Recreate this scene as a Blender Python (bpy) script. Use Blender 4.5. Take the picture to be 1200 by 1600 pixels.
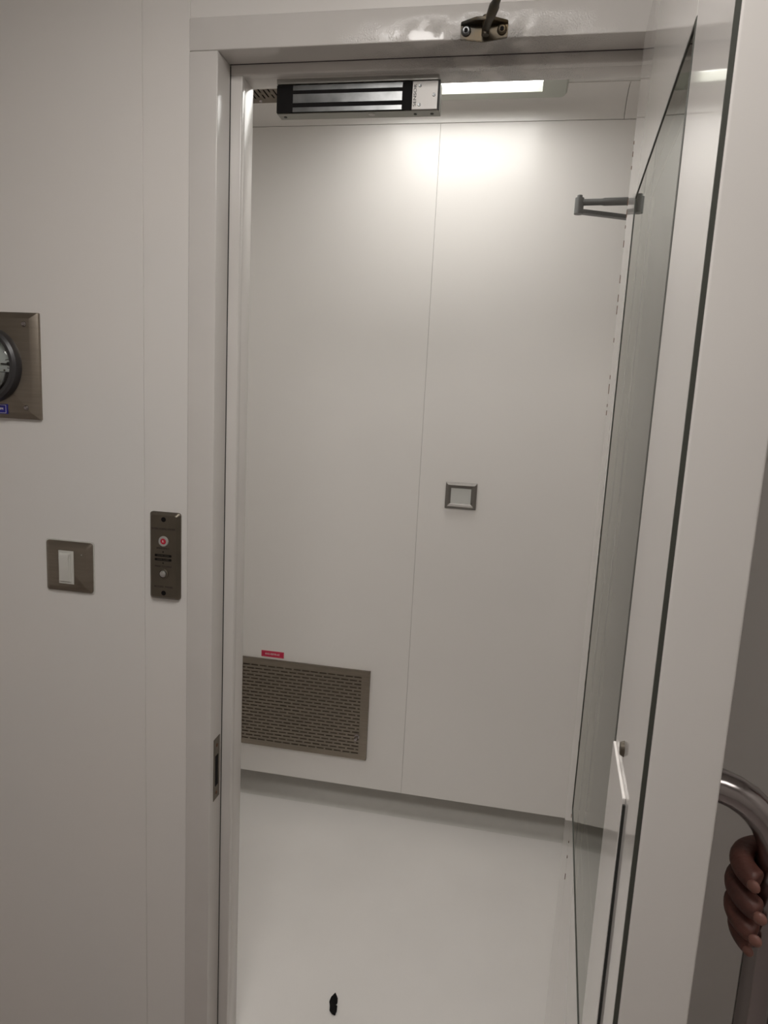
import bpy, bmesh, math, random
from mathutils import Vector, Matrix
C = bpy.context.scene
for o in list(bpy.data.objects): bpy.data.objects.remove(o)
PI = math.pi
ZC = 1.5
# ------------------------------------------------------------------ camera
yaw, pitch, roll, FPX = math.radians(10.0794), math.radians(9.0935), math.radians(2.9513), 1055.4
fw = Vector((-math.sin(yaw)*math.cos(pitch), math.cos(yaw)*math.cos(pitch), -math.sin(pitch)))
r0 = fw.cross(Vector((0, 0, 1))).normalized(); u0 = r0.cross(fw)
rr = r0*math.cos(roll)+u0*math.sin(roll); uu = -r0*math.sin(roll)+u0*math.cos(roll)
cam = bpy.data.cameras.new('camera'); camo = bpy.data.objects.new('camera', cam); C.collection.objects.link(camo)
M3 = Matrix((rr, uu, -fw)).transposed()
camo.matrix_world = Matrix.Translation((0, 0, ZC)) @ M3.to_4x4()
cam.sensor_fit = 'VERTICAL'; cam.sensor_height = 36; cam.lens = 36*FPX/1600; cam.clip_start = .02
C.camera = camo
# ------------------------------------------------------------------ light levels and exposure
w = bpy.data.worlds.new('world'); C.world = w; w.use_nodes = True
w.node_tree.nodes['Background'].inputs[0].default_value = (.9, .92, 1, 1)
w.node_tree.nodes['Background'].inputs[1].default_value = .02
C.view_settings.view_transform = 'Standard'; C.view_settings.look = 'None'
C.view_settings.gamma = 1; C.view_settings.use_curve_mapping = False
C.view_settings.exposure = 0.83
BACK_LAMP = 3.2
FRONT_LAMP = 8.4
# ------------------------------------------------------------------ materials
MATS = {}
def mat(name, col, rough=.5, metal=0, bump=0, bscale=60, vary=0, vscale=3, coat=0, aniso=None, emit=None, es=0, trans=0, ior=1.5, vcol=None, spec=None):
    m = bpy.data.materials.new(name); m.use_nodes = True; nt = m.node_tree; b = nt.nodes['Principled BSDF']
    b.inputs['Base Color'].default_value = (*col, 1); b.inputs['Roughness'].default_value = rough
    b.inputs['Metallic'].default_value = metal; b.inputs['IOR'].default_value = ior
    b.inputs['Coat Weight'].default_value = coat; b.inputs['Coat Roughness'].default_value = .08
    b.inputs['Transmission Weight'].default_value = trans
    if spec is not None: b.inputs['Specular IOR Level'].default_value = spec
    if emit: b.inputs['Emission Color'].default_value = (*emit, 1); b.inputs['Emission Strength'].default_value = es
    if vary or bump or aniso:
        tc = nt.nodes.new('ShaderNodeTexCoord'); mp = nt.nodes.new('ShaderNodeMapping')
        nt.links.new(tc.outputs['Object'], mp.inputs[0])
        if aniso: mp.inputs['Scale'].default_value = aniso
    if vary:
        n = nt.nodes.new('ShaderNodeTexNoise'); n.inputs['Scale'].default_value = vscale; n.inputs['Detail'].default_value = 5
        nt.links.new(mp.outputs[0], n.inputs['Vector'])
        mx = nt.nodes.new('ShaderNodeMix'); mx.data_type = 'RGBA'
        c2 = vcol or tuple(c*(1-vary) for c in col)
        mx.inputs['A'].default_value = (*col, 1); mx.inputs['B'].default_value = (*c2, 1)
        rp = nt.nodes.new('ShaderNodeMapRange'); rp.inputs[1].default_value = .35; rp.inputs[2].default_value = .7
        nt.links.new(n.outputs['Fac'], rp.inputs[0]); nt.links.new(rp.outputs[0], mx.inputs['Factor'])
        nt.links.new(mx.outputs['Result'], b.inputs['Base Color'])
    if bump:
        n = nt.nodes.new('ShaderNodeTexNoise'); n.inputs['Scale'].default_value = bscale; n.inputs['Detail'].default_value = 3
        nt.links.new(mp.outputs[0], n.inputs['Vector'])
        bp = nt.nodes.new('ShaderNodeBump'); bp.inputs['Strength'].default_value = bump; bp.inputs['Distance'].default_value = .002
        nt.links.new(n.outputs['Fac'], bp.inputs['Height']); nt.links.new(bp.outputs[0], b.inputs['Normal'])
    MATS[name] = m; return m
paint = mat('painted_wall_panel', (.80, .765, .73), .3, vary=.035, vscale=1.8, bump=.03, bscale=7, vcol=(.77, .75, .725))
paint_back = mat('painted_back_panel', (.84, .81, .78), .24, vary=.03, vscale=1.5, bump=.03, bscale=6)
framep = mat('painted_frame', (.68, .65, .62), .22, vary=.04, vscale=9, bump=.06, bscale=14)
headp = mat('scuffed_frame_paint', (.68, .65, .62), .17, vary=.04, vscale=9, bump=.8, bscale=420)
def scuff(m):
    # scuffed, chipped gloss in a ragged patch around the closer shoe
    nt = m.node_tree; N = nt.nodes.new; L = nt.links.new
    bp = [n for n in nt.nodes if n.type == 'BUMP'][0]; bp.inputs['Distance'].default_value = .006
    tc = [n for n in nt.nodes if n.type == 'TEX_COORD'][0]
    sx_ = N('ShaderNodeSeparateXYZ'); L(tc.outputs['Object'], sx_.inputs[0])
    ad = N('ShaderNodeMath'); ad.operation = 'ADD'; ad.inputs[1].default_value = .10; L(sx_.outputs[0], ad.inputs[0])
    ab = N('ShaderNodeMath'); ab.operation = 'ABSOLUTE'; L(ad.outputs[0], ab.inputs[0])
    r1 = N('ShaderNodeMapRange'); r1.inputs[1].default_value = .25; r1.inputs[2].default_value = .05; L(ab.outputs[0], r1.inputs[0])
    r2 = N('ShaderNodeMapRange'); r2.inputs[1].default_value = 2.087+.045; r2.inputs[2].default_value = 2.087+.004; L(sx_.outputs[2], r2.inputs[0])
    n = N('ShaderNodeTexNoise'); n.inputs['Scale'].default_value = 26; n.inputs['Detail'].default_value = 6; L(tc.outputs['Object'], n.inputs['Vector'])
    r3 = N('ShaderNodeMapRange'); r3.inputs[1].default_value = .38; r3.inputs[2].default_value = .55; L(n.outputs['Fac'], r3.inputs[0])
    a = N('ShaderNodeMath'); a.operation = 'MULTIPLY'; L(r1.outputs[0], a.inputs[0]); L(r2.outputs[0], a.inputs[1])
    b = N('ShaderNodeMath'); b.operation = 'MULTIPLY'; L(a.outputs[0], b.inputs[0]); L(r3.outputs[0], b.inputs[1])
    L(b.outputs[0], bp.inputs['Strength'])
scuff(headp)
leafp = mat('painted_leaf', (.75, .72, .69), .065, vary=.03, vscale=3, bump=.012, bscale=5)
ceilp = mat('painted_ceiling', (.78, .76, .73), .4)
floorm = mat('epoxy_floor', (.83, .80, .77), .2, vary=.04, vscale=4, bump=.04, bscale=8)
covem = mat('epoxy_cove', (.68, .66, .62), .28, vary=.05, vscale=25)
steel = mat('brushed_steel', (.31, .27, .225), .38, 1, bump=.08, bscale=30, aniso=(1, 1, 14), vary=.12, vscale=12)
steel_h = mat('polished_tube', (.36, .33, .33), .17, 1)
steel_d = mat('dull_steel', (.21, .185, .15), .42, 1, vary=.15, vscale=20)
alu = mat('aluminium', (.62, .62, .60), .32, 1, bump=.05, bscale=40, aniso=(1, 8, 8))
alu_w = mat('pale_cover', (.46, .44, .42), .45, .4)
core = mat('zinc_core', (.24, .245, .245), .3, 1, vary=.35, vscale=30)
black = mat('black_resin', (.008, .007, .007), .7, spec=.15)
rubber = mat('dark_seal', (.022, .023, .02), .6)
seal_g = mat('leaf_seal', (.06, .063, .052), .5)
alu_d = mat('dull_aluminium', (.30, .30, .27), .4, 1)
def thin_glass(name, tint, ior):
    m = bpy.data.materials.new(name); m.use_nodes = True; nt = m.node_tree; nt.nodes.clear()
    out = nt.nodes.new('ShaderNodeOutputMaterial'); mx = nt.nodes.new('ShaderNodeMixShader'); fr = nt.nodes.new('ShaderNodeFresnel')
    tr = nt.nodes.new('ShaderNodeBsdfTransparent'); gl = nt.nodes.new('ShaderNodeBsdfGlossy')
    fr.inputs['IOR'].default_value = ior; tr.inputs['Color'].default_value = (*tint, 1); gl.inputs['Roughness'].default_value = .015
    gl.inputs['Color'].default_value = (*tint, 1)
    nt.links.new(fr.outputs[0], mx.inputs[0]); nt.links.new(tr.outputs[0], mx.inputs[1]); nt.links.new(gl.outputs[0], mx.inputs[2]); nt.links.new(mx.outputs[0], out.inputs[0])
    return m
purple = mat('spacer_bar', (.05, .035, .04), .5)

glass = thin_glass('pane_glass', (.94, .95, .92), 1.45)
grey = mat('closer_grey', (.16, .16, .155), .42, .4)
bronze = mat('closer_shoe_metal', (.060, .056, .048), .42, .6, vary=.4, vscale=40, vcol=(.10, .07, .035))
white = mat('white_plastic', (.62, .61, .57), .35)
dialw = mat('dial_face', (.60, .65, .62), .35)
red = mat('red_plastic', (.52, .012, .04), .3)
blue = mat('blue_label', (.012, .012, .20), .4)
pink = mat('red_label', (.60, .02, .075), .4)
inkm = mat('ink', (.02, .018, .015), .5)
inkw = mat('white_ink', (.75, .70, .70), .5)
lamp_frame = mat('lamp_frame', (.40, .41, .36), .45)
diff_b = mat('lamp_diffuser_lit', (.9, .9, .9), .5, emit=(1, .985, .95), es=BACK_LAMP)
diff_f = mat('lamp_diffuser_lit_dim', (.9, .9, .9), .5, emit=(1, .965, .93), es=FRONT_LAMP)
diff_fill = mat('fill_lamp_diffuser', (.9, .9, .9), .5, emit=(1, .955, .91), es=FRONT_LAMP*.3)  # diffuser of the added corridor fill lamp
skin = mat('dark_skin', (.17, .066, .05), .45, vary=.5, vscale=45, vcol=(.09, .036, .028), bump=.25, bscale=260)
finger_pad = mat('pale_skin', (.23, .105, .082), .35)
cloth = mat('sleeve_cloth', (.22, .18, .17), .8, bump=.2, bscale=300)
rust = mat('grime', (.14, .07, .04), .8)
# ------------------------------------------------------------------ helpers
class MB:
    def __init__(s): s.bm = bmesh.new()
    def box(s, x0, x1, y0, y1, z0, z1, bev=0, seg=2):
        t = bmesh.new(); bmesh.ops.create_cube(t, size=1)
        for v in t.verts: v.co = Vector(((x0+x1)/2+v.co.x*(x1-x0), (y0+y1)/2+v.co.y*(y1-y0), (z0+z1)/2+v.co.z*(z1-z0)))
        if bev: bmesh.ops.bevel(t, geom=t.edges[:], offset=bev, segments=seg, affect='EDGES', profile=.6)
        return s.add(t)
    def add(s, t, M=None):
        if M is not None: bmesh.ops.transform(t, matrix=M, verts=t.verts)
        me = bpy.data.meshes.new('t'); t.to_mesh(me); t.free(); s.bm.from_mesh(me); bpy.data.meshes.remove(me); return s
    def cyl(s, p0, p1, r0, r1=None, n=24):
        p0 = Vector(p0); p1 = Vector(p1); d = p1-p0; t = bmesh.new()
        bmesh.ops.create_cone(t, cap_ends=True, segments=n, radius1=r0, radius2=r0 if r1 is None else r1, depth=d.length)
        q = d.to_track_quat('Z', 'Y').to_matrix().to_4x4()
        return s.add(t, Matrix.Translation((p0+p1)/2) @ q)
    def lathe(s, prof, center, axis='-Y', n=40, ):
        # prof: (r, h) list; revolve about axis through centre, h along axis
        t = bmesh.new(); rings = []
        for r, h in prof:
            if r < 1e-6: rings.append([t.verts.new((0, 0, h))])
            else: rings.append([t.verts.new((r*math.cos(2*PI*k/n), r*math.sin(2*PI*k/n), h)) for k in range(n)])
        for a, b in zip(rings, rings[1:]):
            for k in range(n):
                k2 = (k+1) % n
                if len(a) == 1 and len(b) == 1: continue
                if len(a) == 1: t.faces.new((a[0], b[k], b[k2]))
                elif len(b) == 1: t.faces.new((a[k], a[k2], b[0]))
                else: t.faces.new((a[k], a[k2], b[k2], b[k]))
        R = {'-Y': Matrix.Rotation(PI/2, 4, 'X'), 'Z': Matrix.Identity(4), '-Z': Matrix.Rotation(PI, 4, 'X'), 'X': Matrix.Rotation(PI/2, 4, 'Y'), '-X': Matrix.Rotation(-PI/2, 4, 'Y')}[axis]
        bmesh.ops.recalc_face_normals(t, faces=t.faces)
        return s.add(t, Matrix.Translation(center) @ R)
    def tube(s, pts, r, n=20):
        pts = [Vector(p) for p in pts]; t = bmesh.new(); rings = []
        up = None
        for i, p in enumerate(pts):
            d = (pts[min(i+1, len(pts)-1)]-pts[max(i-1, 0)]).normalized()
            if up is None: up = d.orthogonal().normalized()
            up = (up-d*up.dot(d)).normalized(); sd = d.cross(up)
            rad = r[i] if isinstance(r, (list, tuple)) else r
            rings.append([t.verts.new(p+up*rad*math.cos(2*PI*k/n)+sd*rad*math.sin(2*PI*k/n)) for k in range(n)])
        for a, b in zip(rings, rings[1:]):
            for k in range(n): t.faces.new((a[k], a[(k+1) % n], b[(k+1) % n], b[k]))
        t.faces.new(rings[0]); t.faces.new(rings[-1]); bmesh.ops.recalc_face_normals(t, faces=t.faces)
        return s.add(t)
    def prism(s, poly, axis, a, b, bev=0):
        # poly: list of 2d pts in the plane of other two axes (cyclic order)
        t = bmesh.new()
        def P(q, h):
            if axis == 'x': return (h, q[0], q[1])
            if axis == 'y': return (q[0], h, q[1])
            return (q[0], q[1], h)
        A = [t.verts.new(P(q, a)) for q in poly]; B = [t.verts.new(P(q, b)) for q in poly]
        t.faces.new(A); t.faces.new(B[::-1]); n = len(poly)
        for k in range(n): t.faces.new((A[k], B[k], B[(k+1) % n], A[(k+1) % n]))
        bmesh.ops.recalc_face_normals(t, faces=t.faces)
        if bev: bmesh.ops.bevel(t, geom=t.edges[:], offset=bev, segments=2, affect='EDGES')
        return s.add(t)
    def build(s, name, m, parent=None, smooth=False, loc=None):
        me = bpy.data.meshes.new(name); 
        if loc is not None: bmesh.ops.translate(s.bm, verts=s.bm.verts, vec=-Vector(loc))
        s.bm.to_mesh(me); s.bm.free()
        me.materials.append(m)
        if smooth:
            for p in me.polygons: p.use_smooth = True
            try: me.set_sharp_from_angle(angle=math.radians(38))
            except Exception: pass
        o = bpy.data.objects.new(name, me); C.collection.objects.link(o)
        if parent: o.parent = parent
        if loc is not None: o.location = loc
        return o
def rrect(x0, x1, z0, z1, r, n=6):
    out = []
    for cx, cz, a0 in ((x1-r, z1-r, 0), (x0+r, z1-r, PI/2), (x0+r, z0+r, PI), (x1-r, z0+r, 1.5*PI)):
        for k in range(n+1): a = a0+PI/2*k/n; out.append((cx+r*math.cos(a), cz+r*math.sin(a)))
    return out
def thing(name, label, cat, loc=(0, 0, 0), rz=0, group=None):
    o = bpy.data.objects.new(name, None); C.collection.objects.link(o); o.location = loc; o.rotation_euler = (0, 0, rz)
    o.empty_display_size = .05; o['label'] = label; o['category'] = cat
    if group: o['group'] = group
    return o
def tag(o, label, cat): o['label'] = label; o['category'] = cat; return o
def struct(o, label=None, cat='structure'):
    o['kind'] = 'structure'
    if label: o['label'] = label; o['category'] = cat
    return o
def text(name, s, size, m, parent, loc, rot=(PI/2, 0, 0), width=None, depth=.0002):
    cu = bpy.data.curves.new(name, 'FONT'); cu.body = s; cu.size = size; cu.align_x = 'CENTER'; cu.align_y = 'CENTER'; cu.extrude = depth
    t = bpy.data.objects.new('t', cu); C.collection.objects.link(t); bpy.context.view_layer.update()
    me = bpy.data.meshes.new_from_object(t.evaluated_get(bpy.context.evaluated_depsgraph_get()))
    bpy.data.objects.remove(t); me.name = name
    if width:
        xs = [v.co.x for v in me.vertices]; k = width/(max(xs)-min(xs))
        for v in me.vertices: v.co.x *= k
    me.materials.clear(); me.materials.append(m)
    o = bpy.data.objects.new(name, me); C.collection.objects.link(o); o.parent = parent; o.location = loc; o.rotation_euler = rot
    return o
def R(z): return z+ZC          # height relative to the lens -> height above the floor
# ------------------------------------------------------------------ structure
YF, YB = 1.2, 2.26
XJ, XR = -.545, .205           # left and right jamb faces
ZH = R(.587)                   # underside of the door head
FWD = .053
# floor, ceilings, outer walls of the front corridor and of the airlock beyond
struct(MB().box(-2.6, 1.6, YF, 2.45, -.08, 0).build('floor', floorm), 'glossy off-white epoxy floor seen through the doorway', 'floor')
struct(MB().box(-2.1, 1.6, -1.7, YF, -.08, 0).build('floor_corridor', mat('corridor_floor', (.40, .35, .33), .35), None), 'darker corridor floor in front of the doorway', 'floor')
struct(MB().box(-2.1, 1.6, -1.7, YF, 2.45, 2.53).build('ceiling', ceilp), 'white panel ceiling over the corridor', 'ceiling')
struct(MB().box(-2.58, .56, YF+.105, 2.45, 2.447, 2.53).build('ceiling_airlock', ceilp), 'white panel ceiling of the small room beyond the doorway', 'ceiling')
struct(MB().box(-2.1, -2.0, -1.7, YF+.105, 0, 2.45).build('wall_left', paint), 'plain corridor side wall to the left', 'wall')
struct(MB().box(1.5, 1.6, -1.6, YF+.105, 0, 2.45).build('wall_right', paint), 'plain corridor side wall to the right', 'wall')
struct(MB().box(-2.0, 1.6, -1.7, -1.6, 0, 2.45).build('wall_rear', paint), 'plain corridor wall behind the viewer', 'wall')
# the wall with the doorway, in flat panels with fine joints
wf = MB(); g = .0002
xs = [-2.55, -1.85, -.689, XJ-FWD]
for a, b in zip(xs, xs[1:]): wf.box(a+g, b-g, YF, YF+.105, 0, 2.45, .0012)
wf.box(XJ-FWD+g, XR+FWD-g, YF, YF+.105, ZH+FWD+g, 2.45, .0012)
for a, b in zip([XR+FWD, .9, 1.5], [.9, 1.5]): wf.box(a+g, b-g, YF, YF+.105, 0, 2.45, .0012)
struct(wf.build('wall_front', paint), 'cream painted panel wall around the doorway', 'wall')
# door frame: section with rebate, stop and inner reveal
def frame_section(side):
    if side == 'L': f = lambda x: XJ+x
    else: f = lambda x: XR-x
    m = MB()
    xo = -FWD
    a, b = sorted((f(xo), f(0))); m.box(a, b, YF-.003, 1.251, 0, ZH+(0 if side == 'L' else 0), .0018, 3)
    a, b = sorted((f(xo), f(.022))); m.box(a, b, 1.2535, 1.268, 0, ZH-.001, .003, 3)
    a, b = sorted((f(xo), f(.021))); m.box(a, b, 1.269, 1.31, 0, ZH-.001, .0015, 2)
    return m
struct(frame_section('L').build('trim_1', framep, smooth=True), 'white steel door frame post on the left of the doorway', 'door frame')
struct(frame_section('R').build('trim_2', framep, smooth=True), 'white steel door frame post on the hinge side', 'door frame')
hd = MB()
hd.box(XJ-FWD, XR+FWD, YF-.003, 1.249, ZH+.0005, ZH+FWD, .0018, 3)
hd.box(XJ, XR, 1.2515, 1.267, ZH-.0165, ZH+.03, .003, 3)
hd.box(XJ+.0, XR, 1.268, 1.31, ZH-.0155, ZH+.03, .0015, 2)
struct(hd.build('trim_3', headp, smooth=True), 'white steel door frame head across the top of the doorway', 'door frame')
gk = MB(); gk.box(XJ-.004, XJ+.0004, 1.2508, 1.2538, 0, ZH-.001)
struct(gk.build('trim_4', rubber), 'thin dark seal in the left frame rebate', 'seal')
gk = MB(); gk.box(XJ, XR, 1.2488, 1.2518, ZH+.0006, ZH+.004)
struct(gk.build('trim_5', purple), 'thin dark seal under the door frame head', 'seal')
# airlock room shell
wb = MB(); g = .0003
for a, b in ((-2.5, -1.45), (-1.45, -.285), (-.285, .5)): wb.box(a+g, b-g, YB, YB+.08, .1, R(.386*YB), .0008, 2)
wb.box(-2.58, .56, YB+.15, YB+.17, 0, 2.45)
struct(wb.build('wall_back', paint_back), 'white glossy panel wall at the back of the small room', 'wall')
XRR, XLL = .46, -2.5
struct(MB().box(XLL-.08, XLL, YF+.105, YB+.15, 0, 2.45).build('wall_airlock_left', paint_back), 'hidden left wall of the small room', 'wall')
wr = MB(); wr.box(XRR, XRR+.08, YF+.105, 1.36, 0, 2.45); wr.box(XRR, XRR+.08, 2.16, YB+.15, 0, 2.45); wr.box(XRR, XRR+.08, 1.36, 2.16, 2.09, 2.45)
struct(wr.build('wall_airlock_right', paint_back), 'right wall of the small room around its second door', 'wall')
def cove(y0, y1, z0, z1, n=10, up=True):
    # concave quarter from wall (y0,z1) to floor/ceiling (y1,z0)
    pts = [(y1+(y0-y1)*math.sin(PI/2*k/n), z0+(z1-z0)*(1-math.cos(PI/2*k/n))) for k in range(n+1)]
    return pts
p = cove(YB+.12, YB+.004, .0005, .13)
m = MB(); m.prism(p+[(YB+.149, .13), (YB+.149, 0.0005)], 'x', XLL, XRR)
struct(m.build('baseboard_back', covem, smooth=True), 'rounded grey-white floor coving under the back wall panels', 'skirting')
zt = R(.386*YB)
p = cove(YB-.0015, YB-.075, 2.4445, zt+.0012)
m = MB()
for a, b in ((XLL, .262), (.2635, XRR)): m.prism(p+[(YB+.07, zt+.0012), (YB+.07, 2.4468), (YB-.075, 2.4468)], 'x', a, b)
struct(m.build('trim_6', paint_back, smooth=True), 'rounded white coving between back wall and ceiling', 'coving')
# second door, in the airlock's right wall
d2 = thing('door_2', 'closed door in the right wall of the small room', 'door', (XRR+.02, 1.37, 0)); d2['kind'] = 'structure'
MB().box(0, .04, 0, .78, .01, 2.08, .002).build('leaf', leafp, d2)
MB().cyl((-.05, .08, .95), (-.05, .08, 1.2), .01).cyl((0, .08, .97), (-.05, .08, .97), .008).cyl((0, .08, 1.18), (-.05, .08, 1.18), .008).build('handle', steel_h, d2, True)
# ------------------------------------------------------------------ the open door leaf
LW, LT = .76, .0458
HX, HY = .157, 1.19
ang = -math.atan(.0711)
door = thing('door_1', 'open white steel door leaf seen edge-on with narrow glass pane', 'door', (HX, HY, 0), ang); door['kind'] = 'structure'
ga, gb, gz0, gz1 = -.596, -.154, .875, 1.80
lf = MB(); zt_ = 2.078
lf.box(0.0, LT, -LW+.0046, ga, .008, zt_, .0008)
lf.box(0.0, LT, gb, 0, .008, zt_, .0008)
lf.box(0.0, LT, ga, gb, .008, gz0, .0004)
lf.box(0.0, LT, ga, gb, gz1, zt_, .0004)
lf.build('leaf_panel', leafp, door)
MB().box(.0028, LT, -LW, -LW+.0045, .008, zt_, .0016, 3).build('edge_cap', leafp, door, True)
MB().box(-.0001, .0046, -LW+.0024, -LW+.005, .008, zt_)  .build('edge_seal', seal_g, door)
vp = MB().box(.0006, .0056, ga+.002, gb-.002, gz0+.002, gz1-.002).build('glass_pane', glass, door)
vp = MB().box(LT-.0056, LT-.0006, ga+.002, gb-.002, gz0+.002, gz1-.002).build('glass_pane', glass, door)
sp = MB()
for a, b, c, d in ((ga, ga+.012, gz0, gz1), (gb-.012, gb, gz0, gz1), (ga, gb, gz0, gz0+.012), (ga, gb, gz1-.035, gz1)):
    sp.box(.0058, LT-.0058, a, b, c, d)
sp.build('spacer_bar', purple, door)
sl = MB(); 
for a, b, c, d in ((ga-.004, ga+.004, gz0, gz1), (gb-.002, gb+.001, gz0, gz1), (ga, gb, gz0-.001, gz0+.002), (ga, gb, gz1-.002, gz1+.001)):
    sl.box(-.0003, .0016, a, b, c, d)
sl.build('glazing_seal', seal_g, door)
pp = MB(); pp.box(-.0026, 0, -.697, -.604, .90, 1.217, .001); pp.build('push_plate', leafp, door)
MB().box(-.002, .0, -.6992, -.697, .90, 1.212).box(-.003, 0, -.7005, -.604, .897, .90).build('plate_edge_shade', rubber, door)  # dark strips stand in for the shade along the push plate's edges
MB().lathe([(0, .0035), (.005, .003), (.0065, 0)], (0, -.656, 1.236), '-X', 16).build('screw_cap', steel_d, door, True)
grm = MB(); random.seed(4); z = 1.5
while z < 2.0:
    h = random.uniform(.004, .02)
    if random.random() < .7: grm.box(-.0006, .0009, -.002, random.uniform(-.0008, .0002), z, z+h)
    z += h+random.uniform(.003, .02)
z = .75
while z < 1.5:
    h = random.uniform(.003, .012)
    if random.random() < .4: grm.box(-.0005, .0008, gb+.0005, gb+random.uniform(.0015, .003), z, z+h)
    z += h+random.uniform(.01, .05)
grm.build('grimy_sealant', rust, door)
# pull handle on the outer face (local x = out of the face)
hx, hy, zt2, zb2 = LT+.062, -.69, 1.238, .90
rad = .055; pts = [(LT-.001, hy, zt2)]
for k in range(9): a = PI/2*k/8; pts.append((hx-rad+rad*math.sin(a), hy, zt2-rad+rad*math.cos(a)))
for k in range(9): a = PI/2*k/8; pts.append((hx-rad+rad*math.cos(a), hy, zb2+rad-rad*math.sin(a)))
pts.append((LT-.001, hy, zb2))
ph = MB(); ph.tube(pts, .0122, 28)
ph.build('pull_handle', steel_h, door, True)
fl = MB(); fl.cyl((LT, hy, zt2), (LT+.003, hy, zt2), .018); fl.cyl((LT, hy, zb2), (LT+.003, hy, zb2), .018)
fl.build('handle_rose', steel_h, door, True)
hg = MB()
for z in (.25, 1.05, 1.85):
    hg.cyl((LT+.006, .004, z-.05), (LT+.006, .004, z+.05), .006, n=14)
hg.build('hinge', steel_d, door, True)
# ------------------------------------------------------------------ strike plate in the left rebate
stz0, stz1 = R(-.845), R(-.692)
t = thing('strike_plate', 'narrow worn steel strike plate let into the left door frame post', 'strike plate', (XJ, 1.213, R(-.835)))
zz = .137
m = MB(); m.box(-.002, .0009, 0, .029, 0, zz, .0003); m.build('plate', steel_d, t)
MB().box(.0006, .0012, .007, .021, .03, .098).build('bolt_slot', black, t)
for q in (.014, .12): MB().lathe([(0, .0014), (.003, .001), (.004, 0)], (.0008, .014, q), 'X', 14).build('screw', rust, t, True)
# ------------------------------------------------------------------ magnetic lock under the head
mx0, mx1, my0, my1, mz0, mz1 = -.465, -.166, 1.275, 1.302, R(.515), R(.563)
t = thing('magnetic_lock', 'long steel electromagnetic door lock hung under the door frame head', 'magnetic lock', (mx0, my0, mz0))
L = mx1-mx0; H = mz1-mz0
MB().box(0, L, .004, .030, 0, H, .0008).build('housing', alu_d, t)
MB().box(0, .0305, .0005, .004, .0012, H-.001).box(.236, .250, .0005, .004, .0012, H-.001).box(.03, .237, .0012, .004, .0012, H-.001).build('resin_face', black, t)
cs = MB(); 
for a, b in ((.0015, .0095), (.0165, .0318), (.0378, .0465)): cs.box(.0305, .2325, .0004, .003, a, b, .0003)
for i, (a, b) in enumerate(((.0015, .0095), (.0165, .0318), (.0378, .0465))):
    if i == 0: cs.bm.free()
    MB().box(.0305, .2325, .0004, .003, a, b, .0003).build('core_strip', core, t)
MB().box(.2505, L-.0035, 0, .004, .001, H-.001, .0004).build('cover_plate', alu_w, t)
MB().box(L-.003, L, -.0006, .004, 0, H).build('end_cap', rubber, t)
for x, z in ((.2635, .0085), (.2635, H-.0085), (L-.010, H/2)):
    s = MB().lathe([(0, .0006), (.0022, .0008), (.003, 0)], (x, 0, z), '-Y', 16).build('cover_screw', core, t, True)
    MB().cyl((x, -.0012, z), (x, -.0004, z), .0009, n=6).build('screw_socket', black, s)
text('lettering', 'SENSOR', .0075, inkm, t, (.2555, -.0003, H/2), (PI/2, -PI/2, 0), width=.036)
MB().box(0, L-.002, -.002, .030, H, H+.0095, .0012).build('mounting_bracket', alu, t)
for x in (.012, .255, .285): MB().cyl((x, .017, -.0008), (x, .017, .001), .003, n=16).build('base_screw', rubber, t, True)
MB().cyl((.176, .014, -.0006), (.176, .014, .001), .006, n=20).build('base_plug', alu_w, t, True)
# ------------------------------------------------------------------ door closer of the open leaf (shoe on the head, arms, body on the leaf)
sx, sz = -.09, R(.600)
t = thing('door_closer', 'small dark closer shoe and arm screwed to the door frame head', 'door closer', (sx, YF-.003, sz))
W2 = .0375
sh = MB(); sh.prism([(-W2, .010), (-W2, -.014), (-.02, -.0165), (0, -.019), (.02, -.0165), (W2, -.014), (W2, .010), (.02, .012), (-.02, .012)], 'y', -.004, 0, .0008)
sh.build('shoe_plate', bronze, t, True)
sh = MB(); sh.prism([(-W2, -.002), (W2, -.002), (W2, -.006), (.012, -.020), (-.012, -.020), (-W2, -.006)], 'z', .0055, .0105, .0008)
sh.build('shoe_lug', bronze, t, True)
for x in (-.0285, .0285):
    s = MB().lathe([(0, .004), (.0035, .004), (.0055, .0045), (.0075, .003), (.008, 0)], (x, -.004, -.003), '-Y', 20).build('mounting_screw', core if x < 0 else bronze, t, True)
    MB().cyl((x, -.0092, -.003), (x, -.0078, -.003), .0033, n=6).build('screw_socket', black, s)
e = Vector((.075, -.27, .022)); k0 = Vector((.003, -.012, -.006)); dd = (e-k0)
a = MB(); a.tube([k0, k0+dd*.09, k0+dd*.13, k0+dd*.2, k0+dd*.23, k0+dd*.96, e], [.0062, .0055, .0075, .008, .0062, .0062, .006], 14); a.cyl(k0+Vector((0, 0, -.008)), k0+Vector((0, 0, .020)), .006, n=14)
a.build('forearm', bronze, t, True)
a = MB(); pin = Vector((.292, -.36, .024)); a.cyl(e+Vector((0, 0, -.012)), e+Vector((0, 0, .016)), .010, n=18); 
q = (pin-e); nrm = Vector((-q.y, q.x, 0)).normalized()*.010
a.prism([tuple((e+nrm).xy), tuple((pin+nrm*1.3).xy), tuple((pin-nrm*1.3).xy), tuple((e-nrm).xy)], 'z', .014, .021, .001)
a.build('main_arm', bronze, t, True)
b = MB(); b.box(.272, .312, -.56, -.32, -.100, -.045, .006, 3); b.cyl((.292, -.36, -.050), (.292, -.36, .022), .009); bo = b.build('closer_body', grey, t, True)
t = thing('door_closer', 'grey folded two-bar closer arm jutting from the right in the small room', 'door closer', (XRR, 2.07, R(.555)))
ap = Vector((.138-XRR, 2.0-2.07, 0)); lo = Vector((.02, .075, -.006)); up = Vector((.0, -.098, 0))
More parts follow.
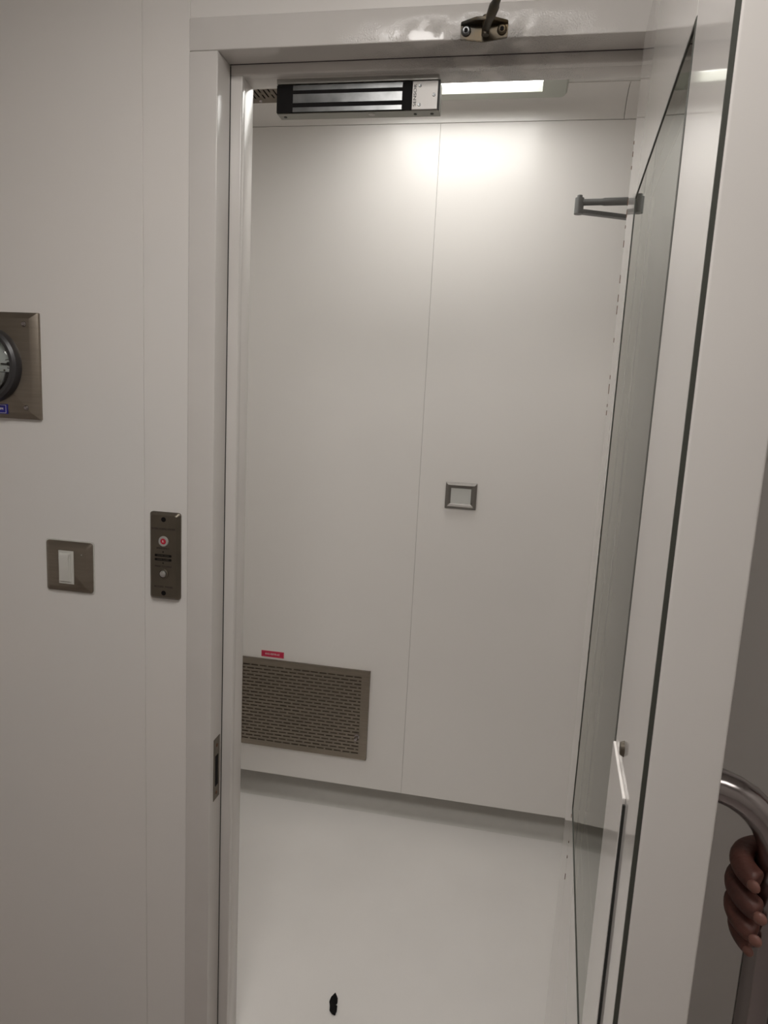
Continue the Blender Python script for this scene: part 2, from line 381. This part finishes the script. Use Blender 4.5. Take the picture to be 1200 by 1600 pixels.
d_ = (lo-ap).normalized(); n_ = Vector((-d_.y, d_.x, 0))*.010
MB().prism([tuple((ap+n_).xy), tuple((lo+n_*1.2).xy), tuple((lo-n_*1.2).xy), tuple((ap-n_).xy)], 'z', -.018, -.008, .001).build('main_arm', grey, t, True)
a = MB(); q = up-ap; zz_ = Vector((0, 0, .010)); a.tube([ap+zz_+q*.0, ap+zz_+q*.18, ap+zz_+q*.20, ap+zz_+q*.50, ap+zz_+q*.515, ap+zz_+q], [.0085, .0085, .010, .0105, .0085, .0085], 16)
a.build('forearm', grey, t, True)
a = MB(); a.cyl(ap+Vector((0, 0, -.020)), ap+Vector((0, 0, .021)), .0120, n=20); a.cyl(ap+Vector((0, 0, .020)), ap+Vector((0, 0, .028)), .007, n=16)
a.build('elbow_joint', grey, t, True)
MB().box(-.030, .0, -.13, -.066, -.006, .03, .003).build('shoe', grey, t)
MB().box(-.045, .02, .0, .19, -.095, -.032, .006, 3).cyl((0, .035, -.04), (0, .035, 0), .009).build('closer_body', grey, t, True)
# ------------------------------------------------------------------ wall devices on the front wall
# switch
t = thing('light_switch', 'single white rocker switch in a square bronze-steel plate', 'light switch', (-.852, YF, R(-.357)))
def bev_plate(w, h, d, bev, m, parent, name='plate', r=.004, z=0):
    o = rrect(-w/2, w/2, -h/2, h/2, r); i = rrect(-w/2+bev, w/2-bev, -h/2+bev, h/2-bev, max(r-bev*.3, .001))
    t_ = bmesh.new(); A = [t_.verts.new((p[0], 0, p[1])) for p in o]; A2 = [t_.verts.new((p[0], -d*.35, p[1])) for p in o]; B = [t_.verts.new((p[0], -d, p[1])) for p in i]
    n = len(o)
    for k in range(n):
        t_.faces.new((A[k], A[(k+1) % n], A2[(k+1) % n], A2[k])); t_.faces.new((A2[k], A2[(k+1) % n], B[(k+1) % n], B[k]))
    t_.faces.new(B); t_.faces.new(A[::-1]); bmesh.ops.recalc_face_normals(t_, faces=t_.faces)
    mb = MB(); mb.add(t_); return mb.build(name, m, parent, True)
bev_plate(.103, .103, .011, .010, steel, t, 'cover_plate', .006)
MB().prism(rrect(-.054, .054, -.054, .054, .006), 'y', -.0015, .0004).build('back_box_rim', white, t)
sw = MB(); sw.box(-.0185, .0145, -.0125, -.009, -.034, .034, .0006); sw.build('switch_module', white, t)
MB().prism([(-.0165, .029), (.0095, .029), (.0095, -.029), (-.0165, -.029)], 'y', -.0148, -.011, .0008).build('rocker', white, t, True)
MB().prism([(-.013, .022), (-.013, .0245), (-.013, .022)], 'y', -.015, -.0148) if False else None
s_ = MB(); s_.prism([(-.0118, -.029), (-.0145, -.029), (-.0185, .020), (-.0160, .028), (-.0118, .028)], 'x', -.0145, .0070, .0006); s_.build('rocker_paddle', white, t, True)
MB().cyl((.032, -.0112, .028), (.032, -.0106, .028), .0012, n=10).build('indicator_dot', white, t)
# door release panel
t = thing('door_release_panel', 'tall narrow steel call panel with red button and chrome push button', 'control panel', (-.643, YF, R(-.316)))
bev_plate(.064, .174, .0105, .0055, steel_d, t, 'face_plate', .006)
F_ = -.0105
for z in (.0735, -.0735):
    MB().cyl((0, F_-.0004, z), (0, F_+.002, z), .0048, n=20).build('fixing_hole', black, t)
def dz(y): return (866.5-y)/140*.174
MB().lathe([(.0055, .0004), (.0062, .0022), (.0095, .0022), (.0105, 0)], (0, F_, dz(842)), '-Y', 32).build('button_ring', alu_w, t, True)
bt = MB().lathe([(0, .0025), (.0050, .0023), (.0068, .0006), (.0068, 0)], (0, F_, dz(842)), '-Y', 28).build('emergency_button', red, t, True)
text('arrow_mark', 'R', .006, inkw, bt, (0, F_-.0027, dz(842)), (PI/2, 0, 0))
text('lettering', 'INTERLOCKING SYSTEM', .0048, inkm, t, (-.0005, F_-.0002, dz(822.5)), width=.048)
text('lettering', 'EMERGENCY', .0042, inkm, t, (-.001, F_-.0002, dz(853.5)), width=.027)
for y in (859, 877): MB().cyl((-.001, F_-.0003, dz(y)), (-.001, F_+.001, dz(y)), .0014, n=12).build('indicator_light', black, t)
for y, s in ((865, 'DOOR OPEN'), (871.5, 'DOOR CLOSED')):
    b_ = MB().prism(rrect(-.0185, .0165, dz(y)-.0024, dz(y)+.0024, .0015), 'y', F_-.0003, F_+.001).build('display_window', black, t)
    text('lettering', s, .0032, steel_d, b_, (-.001, F_-.0004, dz(y)), width=.024)
text('lettering', 'PRESS TO OPEN', .0042, inkm, t, (-.001, F_-.0002, dz(882.5)), width=.034)
MB().lathe([(.0085, 0), (.0105, .001), (.0105, .002), (.0082, .003), (.0075, .0015), (0, .0015)], (0, F_, dz(894)), '-Y', 36).build('button_bezel', steel_d, t, True)
MB().lathe([(0, .006), (.0035, .0056), (.0062, .004), (.0068, .001)], (0, F_, dz(894)), '-Y', 32).build('push_button', alu, t, True)
text('lettering', 'ACCESS  PANEL', .0048, inkm, t, (0, F_-.0002, dz(915.5)), width=.040)
# differential pressure gauge
gx, gz = -1.009, R(.036)
t = thing('pressure_gauge', 'round white-faced pressure gauge in raised square steel box, cut by left edge', 'pressure gauge', (gx, YF, gz))
bev_plate(.206, .204, .016, .012, steel, t, 'mounting_box', .001)
D = -.016
MB().lathe([(.0735, 0), (.0745, .006), (.073, .016), (.068, .020), (.0605, .018), (.058, .010)], (0, D, 0), '-Y', 64).build('bezel', rubber if False else mat('bezel_grey', (.035, .033, .035), .35), t, True)
MB().lathe([(0, .004), (.062, .004)], (0, D, 0), '-Y', 64).build('dial_back', black, t)
# white dial: upper area and lower plate with a chord cut
pd = [(.0585*math.cos(a), .0585*math.sin(a)) for a in [math.radians(-12+204*k/40) for k in range(41)]]
dl = MB().prism(pd, 'y', D-.006, D-.0045).build('dial_plate', dialw, t)
pd = [(-.040, -.0135), (.040, -.0135), (.036, -.030), (.026, -.043), (.010, -.050), (-.010, -.050), (-.026, -.043), (-.036, -.030)]
MB().prism(pd, 'y', D-.0072, D-.0045).build('scale_plate', dialw, t)
for k in range(13):
    a = math.radians(205-230*k/12); m = MB(); r1 = .046 if k % 2 else .043
    d_ = Vector((math.cos(a), 0, math.sin(a))); n_ = Vector((-d_.z, 0, d_.x))*.0008; y = D-.0062
    tt = bmesh.new(); vs = [tt.verts.new(Vector((0, y, 0))+v) for v in (d_*r1-n_, d_*.052-n_, d_*.052+n_, d_*r1+n_)]; tt.faces.new(vs); m.add(tt)
    if d_.z > -.16: m.build('tick_mark', inkm, dl)
    else: m.bm.free()
MB().box(.034, .050, D-.009, D-.0065, .0015, .004).cyl((.050, D-.009, .003), (.050, D-.0065, .003), .0035, n=14).build('pointer_stop', black, t)
MB().cyl((.040, D-.0075, -.0095), (.040, D-.006, -.0095), .0018, n=12).build('dial_screw', steel_d, t)
text('lettering', 'PASCALS', .007, inkm, dl, (.012, D-.0062, -.001))
text('lettering', 'MAX PRESSURE', .004, inkm, dl, (.012, D-.0062, -.0075))
MB().lathe([(.0605, .009), (.058, .0145), (.048, .019), (.032, .0225), (.014, .0240), (0, .0245), (0, .0232), (.014, .0228), (.032, .0213), (.048, .0178), (.057, .0133), (.0593, .009)], (0, D, 0), '-Y', 56).build('gauge_glass', thin_glass('gauge_cover', (.98, .98, .98), 1.45), t, True)
for x in (-.080, .080):
    for z in (-.0795, .0795):
        MB().lathe([(0, .0042), (.003, .0038), (.0048, .0018), (.0052, 0)], (x, D, z), '-Y', 18).build('screw', steel_h, t, True)
lb = MB().box(-.037, .0395, D-.0008, D, -.0935, -.0745).build('name_label', blue, t)
fr_ = MB()
for a, b, c, d in ((-.035, .0355, -.0918, -.0912), (-.035, .0355, -.0768, -.0762), (.0349, .0355, -.0918, -.0762), (-.035, -.0344, -.0918, -.0762)): fr_.box(a, b, D-.0011, D-.0008, c, d)
fr_.build('label_border', inkw, lb)
text('lettering', 'MATERIAL ROOM', .0065, inkw, lb, (0, D-.001, -.084), width=.058)
# ------------------------------------------------------------------ airlock: return-air grille, label, plate, ceiling vent, lamp
gX0, gX1, gZ0, gZ1 = -1.03, -.42, R(-.569*YB), R(-.419*YB)
t = thing('return_air_grille', 'wide low slotted steel air grille in the back wall', 'air grille', (gX0, YB, gZ0))
Wg, Hg = gX1-gX0, gZ1-gZ0
t_ = bmesh.new()
def quad(bm, x0, x1, z0, z1, y):
    bm.faces.new([bm.verts.new(v) for v in ((x0, y, z0), (x1, y, z0), (x1, y, z1), (x0, y, z1))])
def slotted(bm, W, H, mx, mz, rows, pitch, sl, sh, y):
    zs = [mz+(H-2*mz-sh)*k/(rows-1) for k in range(rows)]
    quad(bm, 0, W, 0, zs[0], y); quad(bm, 0, W, zs[-1]+sh, H, y)
    for k, z in enumerate(zs):
        if k < rows-1: quad(bm, 0, W, z+sh, zs[k+1], y)
        off = (pitch/2 if k % 2 else 0); x = W; edges = []
        c = W-mx+off
        while c > mx:
            a = max(c-sl, mx); b = min(c, W-mx)
            if b-a > .004: edges.append((a, b))
            c -= pitch
        for a, b in edges: quad(bm, b, x, z, z+sh, y); x = a
        quad(bm, 0, x, z, z+sh, y)
slotted(t_, Wg, Hg, .030, .022, 23, .0325, .026, .0052, -.011)
bmesh.ops.remove_doubles(t_, verts=t_.verts, dist=1e-6)
g_ = MB(); g_.add(t_)
go = g_.build('slotted_face', steel, t); sm_ = go.modifiers.new('s', 'SOLIDIFY'); sm_.thickness = .0015; sm_.offset = 0
rim = MB(); rim.box(0, .002, -.0115, 0, 0, Hg); rim.box(Wg-.002, Wg, -.0115, 0, 0, Hg); rim.box(0, Wg, -.0115, 0, 0, .002); rim.box(0, Wg, -.0115, 0, Hg-.002, Hg)
rim.build('frame_rim', steel, t)
MB().box(.01, Wg-.01, -.0075, -.001, .01, Hg-.01).build('filter_backing', mat('filter', (.15, .125, .095), .8), t)
MB().lathe([(0, .024), (.005, .023), (.0075, .018), (.006, .010), (.005, .002), (.009, 0)], (Wg-.037, -.0115, .088), '-Y', 24).build('knob', steel_h, t, True)
lb = thing('grille_label', 'small red label with white lettering above the return air grille', 'label', (-.789, YB, R(-.4105*YB)))
rl = MB().box(-.043, .043, -.0012, 0, -.0115, .0115).build('label_plate', pink, lb)
fr_ = MB()
for a, b, c, d in ((-.0405, .0405, .0088, .0094), (-.0405, .0405, -.0094, -.0088), (-.0405, -.0399, -.0094, .0094), (.0399, .0405, -.0094, .0094)): fr_.box(a, b, -.0015, -.0012, c, d)
fr_.build('label_border', mat('label_line', (.7, .16, .2), .5), lb)
text('lettering', 'AHU-08/RR-02', .0105, inkw, lb, (-.001, -.0014, 0), width=.056)
t = thing('blank_wall_plate', 'small rectangular grey metal frame plate with pale blank insert on back wall', 'wall plate', (-.1425, YB, R(-.129*YB)))
wd, hh = .104, .088
m = MB(); o4 = [(-wd/2, hh/2), (wd/2, hh/2), (wd/2, -hh/2), (-wd/2, -hh/2)]; prof = [(0, 0), (0, .006), (.008, .015), (.014, .013), (.019, .008)]
t_ = bmesh.new(); rings = []
for ins, d in prof: rings.append([t_.verts.new((x-math.copysign(ins, x), -d, z-math.copysign(ins, z))) for x, z in o4])
for a, b in zip(rings, rings[1:]):
    for k in range(4): t_.faces.new((a[k], a[(k+1) % 4], b[(k+1) % 4], b[k]))
bmesh.ops.recalc_face_normals(t_, faces=t_.faces); m.add(t_); m.build('frame', mat('plate_grey', (.20, .185, .17), .4, .6), t)
MB().box(-wd/2+.0185, wd/2-.0185, -.0085, 0, -hh/2+.0185, hh/2-.0185).build('blank_insert', mat('insert', (.60, .60, .57), .4), t)
# ceiling vent
vx0, vx1, vy0, vy1 = -1.22, -.66, 1.62, 2.235
t = thing('ceiling_air_grille', 'slotted steel grille set in the ceiling behind the door lock', 'air grille', (vx0, vy1, 2.432))
t_ = bmesh.new(); slotted(t_, vy1-vy0, vx1-vx0, .038, .10, 24, .064, .05, .005, 0)
bmesh.ops.remove_doubles(t_, verts=t_.verts, dist=1e-6)
bmesh.ops.transform(t_, matrix=Matrix(((0, 0, 1, 0), (-1, 0, 0, 0), (0, -1, 0, 0), (0, 0, 0, 1))), verts=t_.verts)
bmesh.ops.translate(t_, verts=t_.verts, vec=(0, 0, 0))
g_ = MB(); g_.add(t_); go = g_.build('slotted_face', steel, t); s_ = go.modifiers.new('s', 'SOLIDIFY'); s_.thickness = .0015; s_.offset = 0
MB().box(.004, vx1-vx0-.004, -(vy1-vy0)+.004, -.004, .006, .014).build('dark_plenum', black, t)
MB().lathe([(0, .006), (.004, .005), (.006, 0)], (vx1-vx0-.20, -.022, 0), '-Z', 16).build('screw', steel_h, t, True)
# lamps
def panel_lamp(name, label, x0, x1, y0, y1, zc, drop, dm, border=.07):
    cx, cy = (x0+x1)/2, (y0+y1)/2; t = thing(name, label, 'ceiling lamp', (cx, cy, zc)); w_, h_ = (x1-x0)/2, (y1-y0)/2
    outer = rrect(-w_, w_, -h_, h_, .018); t_ = bmesh.new()
    inner = rrect(-w_+border, w_-border, -h_+.045, h_-.045, .003); n = len(outer)
    A = [t_.verts.new((*p, 0)) for p in outer]; A2 = [t_.verts.new((*p, -drop*.8)) for p in outer]
    A3 = [t_.verts.new((p[0]*.985, p[1]*.985, -drop)) for p in outer]; B = [t_.verts.new((*p, -drop)) for p in inner]; B2 = [t_.verts.new((*p, -drop*.2)) for p in inner]
    for P, Q in ((A, A2), (A2, A3), (A3, B), (B, B2)):
        for k in range(n): t_.faces.new((P[k], P[(k+1) % n], Q[(k+1) % n], Q[k]))
    t_.faces.new(A); bmesh.ops.recalc_face_normals(t_, faces=t_.faces)
    m = MB(); m.add(t_); m.build('frame', lamp_frame, t)
    MB().prism(rrect(-w_+border, w_-border, -h_+.045, h_-.045, .003), 'z', -drop*.35, -drop*.2).build('diffuser', dm, t)
    return t
panel_lamp('ceiling_lamp', 'lit white square panel lamp on the ceiling of the small room', -.543, .087, 1.56, 2.19, 2.447, .04, diff_b)
panel_lamp('ceiling_lamp', 'added unseen fill lamp at the far left of the small room', -2.2, -1.57, 1.56, 2.19, 2.447, .04, diff_b)  # added out of view to spread light more evenly over the back wall
panel_lamp('ceiling_lamp', 'added unseen fill lamp on the corridor ceiling near the right-hand wall', .62, 1.25, -.9, -.27, 2.45, .03, diff_fill)  # added out of view to brighten the wall and handle right of the leaf
panel_lamp('ceiling_lamp', 'lit square panel lamp on the corridor ceiling above the viewer', -.53, .13, -.12, .54, 2.45, .03, diff_f)
# ------------------------------------------------------------------ debris on the airlock floor
t_ = bmesh.new()
pts = [(-.004, .030), (.006, .016), (.008, .004), (.004, -.002), (.010, -.004), (.012, -.018), (.011, -.030), (.002, -.028), (-.006, -.020), (-.009, -.006), (-.013, .004), (-.011, .014)]
m = MB(); m.prism(pts, 'z', .0005, .004, .0006)
for v in m.bm.verts: v.co.z += .004*abs(math.sin(v.co.y*140+v.co.x*60))*(1 if v.co.z > .002 else 0)
o = m.build('debris_flake', black); o.location = (-.321, 1.45, 0); tag(o, 'small ragged black fragment lying on the pale floor', 'debris')
# ------------------------------------------------------------------ hand on the pull handle, and its added unseen body
def skin_mesh(name, verts, edges, radii, m, levels=2):
    me = bpy.data.meshes.new(name); me.from_pydata([tuple(v) for v in verts], edges, [])
    o = bpy.data.objects.new(name, me); C.collection.objects.link(o)
    md = o.modifiers.new('skin', 'SKIN'); md.use_smooth_shade = True
    for i, r in enumerate(radii):
        sv = me.skin_vertices[0].data[i]; sv.radius = (r, r) if not isinstance(r, tuple) else r; sv.use_root = (i == 0)
    sd = o.modifiers.new('sub', 'SUBSURF'); sd.levels = levels; sd.render_levels = levels
    bpy.context.view_layer.update()
    me2 = bpy.data.meshes.new_from_object(o.evaluated_get(bpy.context.evaluated_depsgraph_get()))
    bpy.data.objects.remove(o); me2.materials.clear(); me2.materials.append(m)
    for p_ in me2.polygons: p_.use_smooth = True
    o = bpy.data.objects.new(name, me2); C.collection.objects.link(o); return o
Md = Matrix.Translation((HX, HY, 0)) @ Matrix.Rotation(ang, 4, 'Z')
bar = Md @ Vector((hx, hy, 1.14)); bx_, by_ = bar.x, bar.y
V, E_, Rr = [], [], []
def av(p, r): V.append(Vector(p)); Rr.append(r); return len(V)-1
wrist = av((bx_+.105, by_+.005, 1.105), (.026, .021))
palm = av((bx_+.062, by_+.012, 1.150), (.034, .020)); E_.append((wrist, palm))
fore = av((bx_+.20, by_-.02, 1.075), .031); E_.append((wrist, fore))
fore2 = av((bx_+.33, by_-.05, 1.03), .038); E_.append((fore, fore2))
finger_pads = []
for i, (z, ro, tip, kk) in enumerate(((1.184, .0094, -26, .98), (1.1655, .0096, -12, 1.02), (1.1475, .0092, -14, .98), (1.1340, .0078, -24, .88))):
    R1 = .0122+ro*.92
    kn = av((bx_+.036, by_+.026, z+.002), ro*1.15); E_.append((palm, kn)); prev = kn
    for a_, rs in ((78, 1.0), (112, 1.02), (148, 1.05), (186, .98), (222, .97), (252+tip, .9)):
        a = math.radians(a_); rad_ = R1*kk+(.0015 if a_ in (112, 148) else 0)
        dz_ = -.0008-.00005*(a_-78)*(1+.15*i)
        q = av((bx_+rad_*math.cos(a)*1.1, by_+rad_*math.sin(a), z+dz_), ro*rs); E_.append((prev, q)); prev = q
    finger_pads.append((V[prev].copy(), math.radians(252+tip), ro))
th0 = av((bx_+.068, by_-.012, 1.148), .0135); E_.append((palm, th0)); pr_ = th0
for x, y, z, r in ((.045, -.026, 1.143, .0122), (.024, -.0300, 1.150, .0108), (.004, -.0330, 1.152, .0098)):
    pass
for p_, r in (((bx_+.048, by_-.024, 1.140), .0125), ((bx_+.030, by_-.0300, 1.130), .0112), ((bx_+.016, by_-.0300, 1.118), .0098)):
    q = av(p_, r); E_.append((pr_, q)); pr_ = q
el = av((bx_+.40, by_-.06, 1.04), .042); E_.append((fore2, el))
sho = av((bx_+.52, by_+.02, 1.36), .055); ua = av((bx_+.46, by_-.02, 1.20), .047); E_ += [(el, ua), (ua, sho)]
PX, PY = bx_+.66, by_+.12  # unseen body added beyond the hand, darkening the wall and handle reflections
che = av((PX, PY, 1.34), (.11, .10)); E_.append((sho, che))
nk = av((PX-.01, PY-.01, 1.47), .055); E_.append((che, nk)); hd1 = av((PX-.03, PY-.02, 1.56), .080); E_.append((nk, hd1)); hd2 = av((PX-.03, PY-.02, 1.66), .078); E_.append((hd1, hd2))
wai = av((PX, PY, 1.12), (.12, .10)); pel = av((PX, PY, .95), (.12, .11)); E_ += [(che, wai), (wai, pel)]
for sg in (-1, 1):
    hp = av((PX+.05*sg, PY+.08*sg, .88), .082); kn_ = av((PX+.05*sg-.02, PY+.09*sg, .48), .056); an = av((PX+.05*sg, PY+.09*sg, .10), .038); to = av((PX+.05*sg-.15, PY+.09*sg-.02, .035), .030)
    E_ += [(pel, hp), (hp, kn_), (kn_, an), (an, to)]
s2 = av((PX+.06, PY+.20, 1.36), .055); e2 = av((PX+.10, PY+.25, 1.08), .042); w2 = av((PX+.06, PY+.26, .84), .026); h2 = av((PX+.05, PY+.26, .76), (.034, .020)); E_ += [(che, s2), (s2, e2), (e2, w2), (w2, h2)]
for k in range(4):
    f1 = av((PX+.02+.02*k, PY+.262, .70), .0088); f2 = av((PX+.018+.02*k, PY+.255, .655), .0078); E_ += [(h2, f1), (f1, f2)]
f1 = av((PX+.01, PY+.245, .755), .011); f2 = av((PX-.01, PY+.235, .72), .009); E_ += [(h2, f1), (f1, f2)]
hand = skin_mesh('body', V, E_, Rr, skin, 2)
pt = thing('person', 'dark-skinned hand gripping the tubular pull handle at the right edge, with an added unseen body', 'person', (bx_+.33, by_-.05, 1.03))
hand.parent = pt; hand.location = -pt.location
for P_, a, ro in finger_pads:  # flattened blobs are the paler fingertip pads
    m = MB(); t_ = bmesh.new(); bmesh.ops.create_uvsphere(t_, u_segments=14, v_segments=10, radius=1)
    out = Vector((math.cos(a), math.sin(a), 0))
    tang = Vector((-math.sin(a), math.cos(a), 0))
    Mx = Matrix((tang*ro*.5, Vector((0, 0, ro*.5)), out*ro*.3)).transposed().to_4x4(); Mx.translation = P_+out*ro*.72
    m.add(t_, Mx); n_ = m.build('finger_pad', finger_pad, pt, True); n_.location = -pt.location
def clothes(name, m, V_, E2, R_):
    o = skin_mesh(name, V_, E2, R_, m, 2); o.parent = pt; o.location = -pt.location; return o
clothes('shirt', cloth, [(PX, PY, 1.33), (bx_+.52, by_+.02, 1.36), (bx_+.46, by_-.02, 1.20), (bx_+.40, by_-.06, 1.04), (bx_+.33, by_-.05, 1.03), (bx_+.24, by_-.028, 1.065), (PX, PY, 1.12), (PX, PY, .92), (PX+.06, PY+.20, 1.36), (PX+.10, PY+.25, 1.08), (PX+.06, PY+.26, .86), (PX-.005, PY-.005, 1.43)],
    [(0, 1), (1, 2), (2, 3), (3, 4), (4, 5), (0, 6), (6, 7), (0, 8), (8, 9), (9, 10), (0, 11)], [(.135, .125), .072, .062, .058, .052, .043, (.145, .13), (.145, .135), .072, .058, .042, .068])
clothes('trousers', cloth, [(PX, PY, .93)]+[q for sg in (-1, 1) for q in ((PX+.05*sg, PY+.08*sg, .86), (PX+.05*sg-.02, PY+.09*sg, .48), (PX+.05*sg, PY+.09*sg, .08))],
    [(0, 1), (1, 2), (2, 3), (0, 4), (4, 5), (5, 6)], [(.14, .13), .10, .075, .062, .10, .075, .062])
sh_ = clothes('shoe', black, [(PX-.05+.03, PY-.09, .045), (PX-.05-.09, PY-.10, .04), (PX-.05-.17, PY-.11, .032)], [(0, 1), (1, 2)], [.045, .044, .032])
sh_ = clothes('shoe', black, [(PX+.05+.03, PY+.09, .045), (PX+.05-.09, PY+.08, .04), (PX+.05-.17, PY+.07, .032)], [(0, 1), (1, 2)], [.045, .044, .032])
hc = Vector((PX-.03, PY-.02, 1.63)); fd = Vector((-.85, .5, 0)).normalized(); sd_ = Vector((-fd.y, fd.x, 0))
def ell(name, c, a, b, cc, m):
    t_ = bmesh.new(); bmesh.ops.create_uvsphere(t_, u_segments=18, v_segments=12, radius=1)
    Mx = Matrix((fd*a, sd_*b, Vector((0, 0, cc)))).transposed().to_4x4(); Mx.translation = c
    o = MB().add(t_, Mx).build(name, m, pt, True); o.location = -pt.location
ell('hair', hc-fd*.014+Vector((0, 0, .028)), .088, .080, .088, black)
ell('nose', hc+fd*.080-Vector((0, 0, .03)), .018, .014, .022, skin)
for q in (-1, 1):
    ell('eye', hc+fd*.072+sd_*.030*q-Vector((0, 0, .008)), .010, .013, .009, white)
    ell('ear', hc+sd_*.080*q-Vector((0, 0, .02)), .016, .009, .028, skin)
ell('mouth', hc+fd*.074-Vector((0, 0, .072)), .009, .022, .007, finger_pad)
